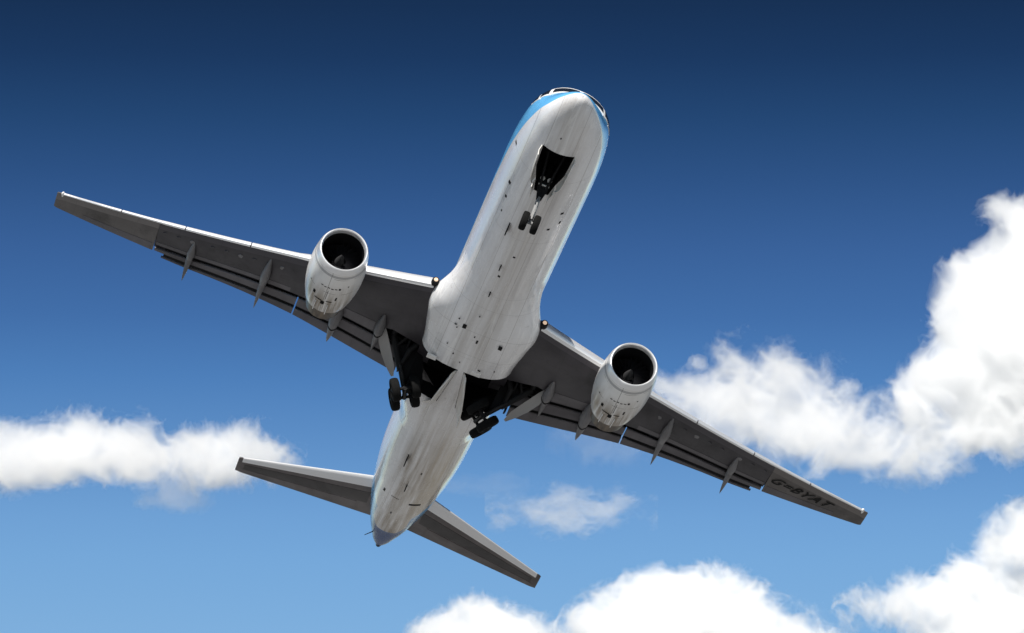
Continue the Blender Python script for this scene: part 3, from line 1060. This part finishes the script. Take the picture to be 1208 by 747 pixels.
# nose gear
bm = bmesh.new()
top, axl = Vector((5.65, 0, -1.0)), Vector((5.40, 0, -3.86))
tube(bm, [top.lerp(axl, .55), axl + Vector((0, 0, -.02))], .085, 16)
tube(bm, [axl + Vector((0, -.34, 0)), axl + Vector((0, .34, 0))], .07, 12)
ng = build('nose_gear', bm, m_ngstrut, plane)
bm = bmesh.new()
tube(bm, [top, top.lerp(axl, .55)], .13, 16)
build('shock_cylinder', bm, m_strut, ng)
for sy in (.235, -.235):
    wheel('wheel', axl + Vector((0, sy, 0)), (0, 1, 0), .395, .27, ng)
bm = bmesh.new()
m1 = top.lerp(axl, .42)
tube(bm, [m1 + Vector((-.1, .12, 0)), Vector((4.25, .34, -1.15))], [.05, .06], 10)
tube(bm, [m1 + Vector((-.1, -.12, 0)), Vector((4.25, -.34, -1.15))], [.05, .06], 10)
slab(bm, [m1 + Vector((-.16, -.30, .42)), m1 + Vector((-.16, .30, .42)), m1 + Vector((-.1, .10, -.5)), m1 + Vector((-.1, -.10, -.5))], .08, (1, 0, 0))
build('drag_brace', bm, m_black, ng)
bm = bmesh.new()
k1 = top.lerp(axl, .62)
tube(bm, [k1 + Vector((-.08, 0, .1)), k1 + Vector((-.34, 0, -.18)), axl + Vector((-.1, 0, .12))], [.05, .045, .05], 8)
build('torque_link', bm, m_ngstrut, ng)
for sy in (.15, -.15):
    bm = bmesh.new()
    p = top.lerp(axl, .27) + Vector((-.26, sy, 0))
    lathe(bm, [(0, .001), (0, .085), (.02, .1), (.12, .09), (.17, .03)], p, (1, 0, .25), 18)
    build('taxi_light', bm, m_white, ng)
bm = bmesh.new()
tube(bm, [top.lerp(axl, .36) + Vector((-.14, -.22, 0)), top.lerp(axl, .36) + Vector((-.14, .22, 0))], .045, 8)
build('steering_actuator', bm, m_white, ng)
# nose gear doors: hanging on their hinge lines
for sg in (1, -1):
    bm = bmesh.new()
    def hz(s, y):
        return F(s, math.pi - math.asin(y / f_hw(s))).z
    prof = [(3.15, .665, .50), (3.6, .65, .60), (4.1, .625, .66), (4.6, .58, .64), (5.0, .50, .5), (5.3, .43, .3)]
    rings = []
    for s, yh, d in prof:
        zt = hz(s, yh) + .02
        rings.append([Vector((s, sg * (yh + .015), zt)), Vector((s, sg * (yh + .045), zt)), Vector((s, sg * (yh + .10), zt - d * .55)), Vector((s, sg * (yh + .06), zt - d)), Vector((s, sg * (yh + .03), zt - d)), Vector((s, sg * (yh + .07), zt - d * .55))])
    loft(bm, rings)
    build('nose_gear_door', bm, m_door, plane)
    bm = bmesh.new()
    rings = []
    for s, yh in ((5.4, .42), (5.8, .36), (6.15, .32)):
        zt = hz(s, yh) + .02
        rings.append([Vector((s, sg * (yh), zt)), Vector((s, sg * (yh + .03), zt)), Vector((s + .05, sg * (yh + .05), zt - .36)), Vector((s + .05, sg * (yh + .02), zt - .36))])
    loft(bm, rings)
    build('nose_gear_door', bm, m_door, plane)

# main gear, caught half folded
def make_main(sg):
    trun = Vector((22.95, sg * 3.18, -1.25))
    bog = Vector((23.6, 1.85, -3.30)) if sg > 0 else Vector((23.6, -1.50, -3.12))
    d = (bog - trun).normalized()
    bm = bmesh.new()
    tube(bm, [trun, trun.lerp(bog, .6)], .15, 16)
    tube(bm, [trun.lerp(bog, .6), bog], .10, 16)
    tube(bm, [trun + Vector((-.5, 0, .05)), trun + Vector((.3, 0, .05))], .13, 12)
    leg = build('main_gear', bm, m_strut, plane)
    axle = Vector((0, 1, 0))
    axle = (axle - d * axle.dot(d)).normalized()
    fwd = axle.cross(d).normalized()
    if fwd.x > 0:
        fwd = -fwd
    tilt = Matrix.Rotation(.2, 3, axle)
    fwd = tilt @ fwd
    bm = bmesh.new()
    tube(bm, [bog + fwd * .62, bog - fwd * .62], .10, 12)
    for q in (.57, -.57):
        tube(bm, [bog + fwd * q - axle * .6, bog + fwd * q + axle * .6], .07, 10)
    build('bogie_beam', bm, m_strut, leg)
    for q in (.57, -.57):
        for a in (.43, -.43):
            wheel('wheel', bog + fwd * q + axle * a, axle, .51, .37, leg)
    bm = bmesh.new()
    mid = trun.lerp(bog, .55)
    tube(bm, [mid, Vector((22.7, sg * 2.3, -1.75)), Vector((22.6, sg * 1.9, -1.0))], [.08, .12, .16], 10)
    tube(bm, [trun.lerp(bog, .35), Vector((23.9, sg * 2.7, -1.4))], [.06, .06], 10)
    tube(bm, [trun.lerp(bog, .2), Vector((22.4, sg * 2.5, -1.2))], [.06, .06], 10)
    build('side_brace', bm, m_strut, leg)
    bm = bmesh.new()
    tube(bm, [trun.lerp(bog, .5) + fwd * .15, trun.lerp(bog, .72) + fwd * .42, bog + fwd * .2], [.05, .05, .05], 8)
    build('torque_link', bm, m_rim, leg)
    bm = bmesh.new()
    e1, e2 = trun.lerp(bog, .18), trun.lerp(bog, .86)
    slab(bm, [e1, e2, e2 + Vector((.25, -sg * .75, .55)), Vector((23.9, sg * 1.9, -1.5)), Vector((22.9, sg * 1.9, -1.1))], .06, (1, 0, .2))
    build('folding_truss', bm, m_well, leg, smooth=False)
    bm = bmesh.new()
    boxm(bm, bog + Vector((-.1, -sg * .2, .35)), .7, .55, .5, Matrix.Rotation(.7 * sg, 3, 'X'))
    bmesh.ops.bevel(bm, geom=list(bm.edges), offset=.12, segments=2, affect='EDGES')
    build('brake_pack', bm, m_strut, leg)
    # strut door: curved blade on the outboard side of the leg
    bm = bmesh.new()
    rings = []
    P0 = [(22.35, 3.72, -1.33, .10), (22.7, 3.66, -1.45, .32), (23.1, 3.48, -1.62, .40), (23.6, 3.18, -1.86, .40), (24.05, 2.84, -2.12, .32), (24.4, 2.58, -2.36, .10)]
    for s, yy, zz_, wd in P0:
        ring = []
        for u in np.linspace(-1, 1, 7):
            ring.append(Vector((s + .35 * wd * u, sg * (yy + .55 * wd * u * .9), zz_ + .12 * wd * (1 - u * u) - .10 * u * wd)))
        rings.append(ring + [p + Vector((.0, sg * .02, .04)) for p in ring[::-1]])
    loft(bm, rings)
    build('strut_door', bm, m_sdoor, leg)
    # big inboard door hinged beside the keel
    bm = bmesh.new()
    rings = []
    for s, y0, ln in ((21.75, .14, .50), (22.3, .19, .85), (23.2, .27, 1.05), (24.2, .36, 1.1), (24.95, .44, .95)):
        ring = []
        for u in np.linspace(0, 1, 6):
            ring.append(Vector((s + .05 * u, sg * (y0 + .36 * ln * u + .06 * math.sin(math.pi * u)), -2.38 - ln * u * .9)))
        rings.append(ring + [p + Vector((0, sg * .05, .02)) for p in ring[::-1]])
    loft(bm, rings)
    build('main_gear_door', bm, m_door, plane)
for sg in (1, -1):
    for pts in ([(24.55, 1.85, -2.15), (26.3, 1.62, -2.33), (24.95, 1.62, -2.78)], [(24.98, .55, -2.36), (25.5, .8, -2.40), (25.0, 1.0, -2.62)], [(24.96, 1.12, -2.36), (25.4, 1.35, -2.40), (24.9, 1.42, -2.56)]):
        bm = bmesh.new()
        slab(bm, [(a, sg * b, c) for a, b, c in pts], .03, (.3, sg * 1, 0))
        build('well_flap_door', bm, m_door, fair, smooth=False)
    bm = bmesh.new()
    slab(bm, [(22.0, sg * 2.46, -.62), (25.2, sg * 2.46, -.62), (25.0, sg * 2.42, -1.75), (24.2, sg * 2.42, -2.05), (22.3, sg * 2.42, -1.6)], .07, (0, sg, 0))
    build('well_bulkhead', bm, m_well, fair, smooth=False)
make_main(1)
make_main(-1)

# ------------------------------------------------------------------ clouds: real scattering volumes, nested shells of growing density
CD = 1800.0                       # distance of the cloud field
PX = CD / 6000.0                  # metres per photograph pixel at that distance

def lattice_noise(p, seed):
    rng = np.random.default_rng(seed)
    T = rng.random((32, 32, 32)).astype(np.float32) * 2 - 1
    i = np.floor(p).astype(int)
    f = (p - i).astype(np.float32)
    f = f * f * f * (f * (f * 6 - 15) + 10)
    i0 = i % 32
    i1 = (i + 1) % 32
    x0, y0, z0 = i0[..., 0], i0[..., 1], i0[..., 2]
    x1, y1, z1 = i1[..., 0], i1[..., 1], i1[..., 2]
    fx, fy, fz = f[..., 0], f[..., 1], f[..., 2]
    a = T[x0, y0, z0] * (1 - fx) + T[x1, y0, z0] * fx
    b = T[x0, y1, z0] * (1 - fx) + T[x1, y1, z0] * fx
    c = T[x0, y0, z1] * (1 - fx) + T[x1, y0, z1] * fx
    d = T[x0, y1, z1] * (1 - fx) + T[x1, y1, z1] * fx
    return (a * (1 - fy) + b * fy) * (1 - fz) + (c * (1 - fy) + d * fy) * fz

def surface_nets(f, org, step):
    """closed quad mesh of f > 0; f is padded with negatives"""
    s = f > 0
    nx, ny, nz = f.shape
    cnt = np.zeros((nx - 1, ny - 1, nz - 1), np.int16)
    acc = np.zeros((nx - 1, ny - 1, nz - 1, 3), np.float32)
    sl = lambda o, n: slice(o, o + n - 1)
    corners = [(a, b, c) for a in (0, 1) for b in (0, 1) for c in (0, 1)]
    for a in corners:
        for ax in range(3):
            if a[ax]:
                continue
            b = list(a)
            b[ax] = 1
            fa = f[sl(a[0], nx), sl(a[1], ny), sl(a[2], nz)]
            fb = f[sl(b[0], nx), sl(b[1], ny), sl(b[2], nz)]
            cr = (fa > 0) != (fb > 0)
            t = np.where(cr, fa / np.where(cr, fa - fb, 1), 0)
            cnt += cr
            for k in range(3):
                acc[..., k] += np.where(cr, a[k] + (t if k == ax else 0), 0)
    has = cnt > 0
    idx = -np.ones(has.shape, np.int64)
    idx[has] = np.arange(has.sum())
    g = np.argwhere(has)
    V = (g + acc[has] / cnt[has][:, None]) * step + np.array(org)
    Q = []
    for ax in range(3):
        o1, o2 = [k for k in range(3) if k != ax]
        a = [slice(1, -1)] * 3
        b = [slice(1, -1)] * 3
        a[ax] = slice(0, -1)
        b[ax] = slice(1, None)
        d = s[tuple(a)].astype(int) - s[tuple(b)].astype(int)
        loc = np.argwhere(d != 0)
        sg = d[d != 0]
        base = loc.copy()
        base[:, o1] += 1
        base[:, o2] += 1
        def at(p, q):
            c = base.copy()
            c[:, o1] -= p
            c[:, o2] -= q
            return idx[c[:, 0], c[:, 1], c[:, 2]]
        quad = np.stack([at(0, 0), at(1, 0), at(1, 1), at(0, 1)], 1)
        flip = (sg < 0) if ax == 1 else (sg > 0)
        quad[flip] = quad[flip][:, ::-1]
        Q.append(quad)
    return V, np.concatenate(Q)

def cloud_mat(name, dens, aniso=.25):
    m = bpy.data.materials.new(name)
    m.use_nodes = True
    t = m.node_tree
    for nn in list(t.nodes):
        t.nodes.remove(nn)
    o = t.nodes.new('ShaderNodeOutputMaterial')
    v = t.nodes.new('ShaderNodeVolumePrincipled')
    v.inputs['Color'].default_value = (.998, .998, .998, 1)
    v.inputs['Density'].default_value = dens
    v.inputs['Anisotropy'].default_value = aniso
    t.links.new(v.outputs[0], o.inputs['Volume'])
    m.cycles.homogeneous_volume = True
    return m

def cloud(label, blobs, levels, amp, L, step=2.0, seed=1, name='cloud', group=None, oct_=6, stretch=(1, 1, 1), depth=.8):
    """blobs: (u, v, ru, rv) in photograph pixels; levels: (inset in pixels, extinction per metre)"""
    B = np.array(blobs, float)
    u0, v0 = B[:, 0].mean(), B[:, 1].mean()
    pad = amp * 1.3 + 3 * step
    lo = np.array([(B[:, 0] - B[:, 2]).min() - pad, (-B[:, 1] - B[:, 3]).min() - pad, -(B[:, 3].max() * depth * 1.2) - pad])
    hi = np.array([(B[:, 0] + B[:, 2]).max() + pad, (-B[:, 1] + B[:, 3]).max() + pad, (B[:, 3].max() * depth * 1.2) + pad])
    nn = np.ceil((hi - lo) / step).astype(int) + 1
    gx = lo[0] + np.arange(nn[0]) * step
    gy = lo[1] + np.arange(nn[1]) * step
    gz = lo[2] + np.arange(nn[2]) * step
    P = np.stack(np.meshgrid(gx, gy, gz, indexing='ij'), -1).astype(np.float32)
    rng = np.random.default_rng(seed)
    acc = np.zeros(P.shape[:3], np.float32)
    K = .12
    for bb in B:
        u, v, ru, rv = bb[:4]
        rd = min(ru, rv * 1.6) * depth
        dz = rng.uniform(-.25, .25) * rd
        q = np.sqrt(((P[..., 0] - u) / ru) ** 2 + ((P[..., 1] + v) / rv) ** 2 + ((P[..., 2] - dz) / rd) ** 2)
        acc += np.exp(np.clip((1 - q) * min(ru, rv) * K, -40, 40))
    f = np.log(acc + 1e-12) / K
    a, sc, tot = 1.0, 1.0 / L, 0
    nz_ = np.zeros_like(f)
    st = np.array(stretch, np.float32)
    warp = np.stack([lattice_noise(P * (1.1 / L) + 7.3 * k, seed * 17 + k) for k in range(3)], -1) * (.35 * L)
    RM = np.array([[.36, .48, -.8], [-.8, .6, 0], [.48, .64, .6]], np.float32)
    PW = (P + warp) * st
    for o in range(oct_):
        PW = PW @ RM
        v = lattice_noise(PW * sc + 11.7 * o, seed * 31 + o)
        if o >= 1:
            v = 1 - 2.2 * np.abs(v)                     # billows
            v *= .8
        nz_ += a * v
        tot += a
        a *= .66
        sc *= 2.07
    f = f + amp * nz_ / tot * 1.6
    f[[0, -1]] = f[:, [0, -1]] = f[:, :, [0, -1]] = -1
    ctr = np.array([u0, -v0, 0])
    origin = np.array(CAM_LOC) + np.array(FW) * CD + np.array(RT) * (u0 - 604) * PX + np.array(UPV) * (373.5 - v0) * PX
    A = np.stack([np.array(RT), np.array(UPV), np.array(FW)])
    top = None
    for k, (ins, dens) in enumerate(levels):
        V, Q = surface_nets(f - ins, lo - ctr, step)
        if len(Q) == 0:
            continue
        V = (V * PX) @ A
        me = bpy.data.meshes.new(name)
        me.from_pydata(V.tolist(), [], Q.tolist())
        o = link(name if k == 0 else 'cloud_core', me, cloud_mat(f'{name}_vapour', dens), top, False)
        if top is None:
            o.location = Vector(origin)
            o['label'] = label
            o['category'] = 'cloud'
            if group:
                o['group'] = group
            top = o
    return top

CLD = 'white clouds in the blue sky'
THICK = [(0, .03), (4, .05), (9, .06), (18, .05)]
cloud('tall heaped white cloud rising at the right edge of the sky',
      [(1205, 300, 48, 50), (1190, 350, 60, 60), (1170, 410, 62, 60), (1205, 440, 70, 70), (1120, 455, 62, 42), (1180, 500, 60, 34), (1152, 310, 26, 26), (1138, 372, 34, 34), (1186, 250, 22, 14), (1240, 380, 90, 120)],
      THICK, 30, 54, step=1.7, seed=3, group=CLD)
cloud('long ragged white cloud behind the wing with the lettering',
      [(905, 440, 52, 32), (860, 480, 70, 30), (800, 465, 40, 18), (930, 505, 90, 32), (1010, 510, 80, 34), (1080, 520, 40, 26)],
      [(0, .018), (6, .025), (13, .05)], 34, 40, seed=5, group=CLD)
cloud('white cloud bank at the left edge above the tailplane tip',
      [(20, 535, 60, 28), (90, 533, 70, 33), (160, 537, 70, 30), (235, 532, 60, 31), (288, 542, 44, 22), (-30, 542, 60, 26)],
      [(0, .03), (5, .04), (11, .06)], 26, 40, step=1.8, seed=11, group=CLD)
cloud('broad bright cloud cut off by the bottom edge below the tailplane',
      [(735, 745, 54, 42), (800, 735, 72, 50), (860, 750, 62, 42), (925, 768, 52, 34), (775, 700, 30, 18), (850, 700, 34, 18)],
      THICK, 30, 46, step=1.7, seed=17, group=CLD)
cloud('low rounded cloud at the bottom edge under the tail cone',
      [(570, 738, 42, 28), (530, 742, 32, 18), (618, 746, 32, 18), (570, 765, 72, 26)],
      [(0, .03), (4, .06), (9, .12)], 18, 34, seed=23, group=CLD)
cloud('bright white cloud in the lower right corner of the sky',
      [(1190, 650, 48, 36), (1225, 632, 44, 36), (1185, 700, 66, 34), (1075, 708, 54, 16), (1140, 740, 80, 24), (1232, 705, 54, 52)],
      THICK, 28, 44, step=1.7, seed=29, group=CLD)
cloud('small thin cloud wisp beside the starboard tailplane, below the left bank',
      [(205, 588, 34, 16)], [(0, .015), (5, .02)], 11, 24, seed=37, group=CLD)
cloud('thin streaky cloud shred right of the tail cone',
      [(668, 603, 50, 13), (640, 607, 32, 10), (716, 601, 22, 8)], [(0, .010), (4, .016), (9, .02)], 24, 18, seed=41, group=CLD, stretch=(.7, 1.4, 1))
cloud('faint veil of cloud close beside the rear fuselage',
      [(555, 575, 40, 12), (590, 565, 16, 7)], [(0, .004), (4, .005)], 10, 24, seed=43, group=CLD, stretch=(.7, 1.4, 1))
cloud('tiny loose cloud puff just right of the port engine inlet',
      [(823, 427, 13, 9)], [(0, .05), (4, .07)], 6, 14, seed=47, group=CLD, step=1.5)
cloud('tiny cloud puff in the gap left of the tall cloud',
      [(1001, 457, 13, 10)], [(0, .05), (4, .07)], 6, 14, seed=53, group=CLD, step=1.5)
cloud('pale patch of thin cloud showing below the port engine',
      [(720, 528, 50, 22), (690, 510, 24, 12)], [(0, .004), (5, .006)], 14, 30, seed=59, group=CLD)
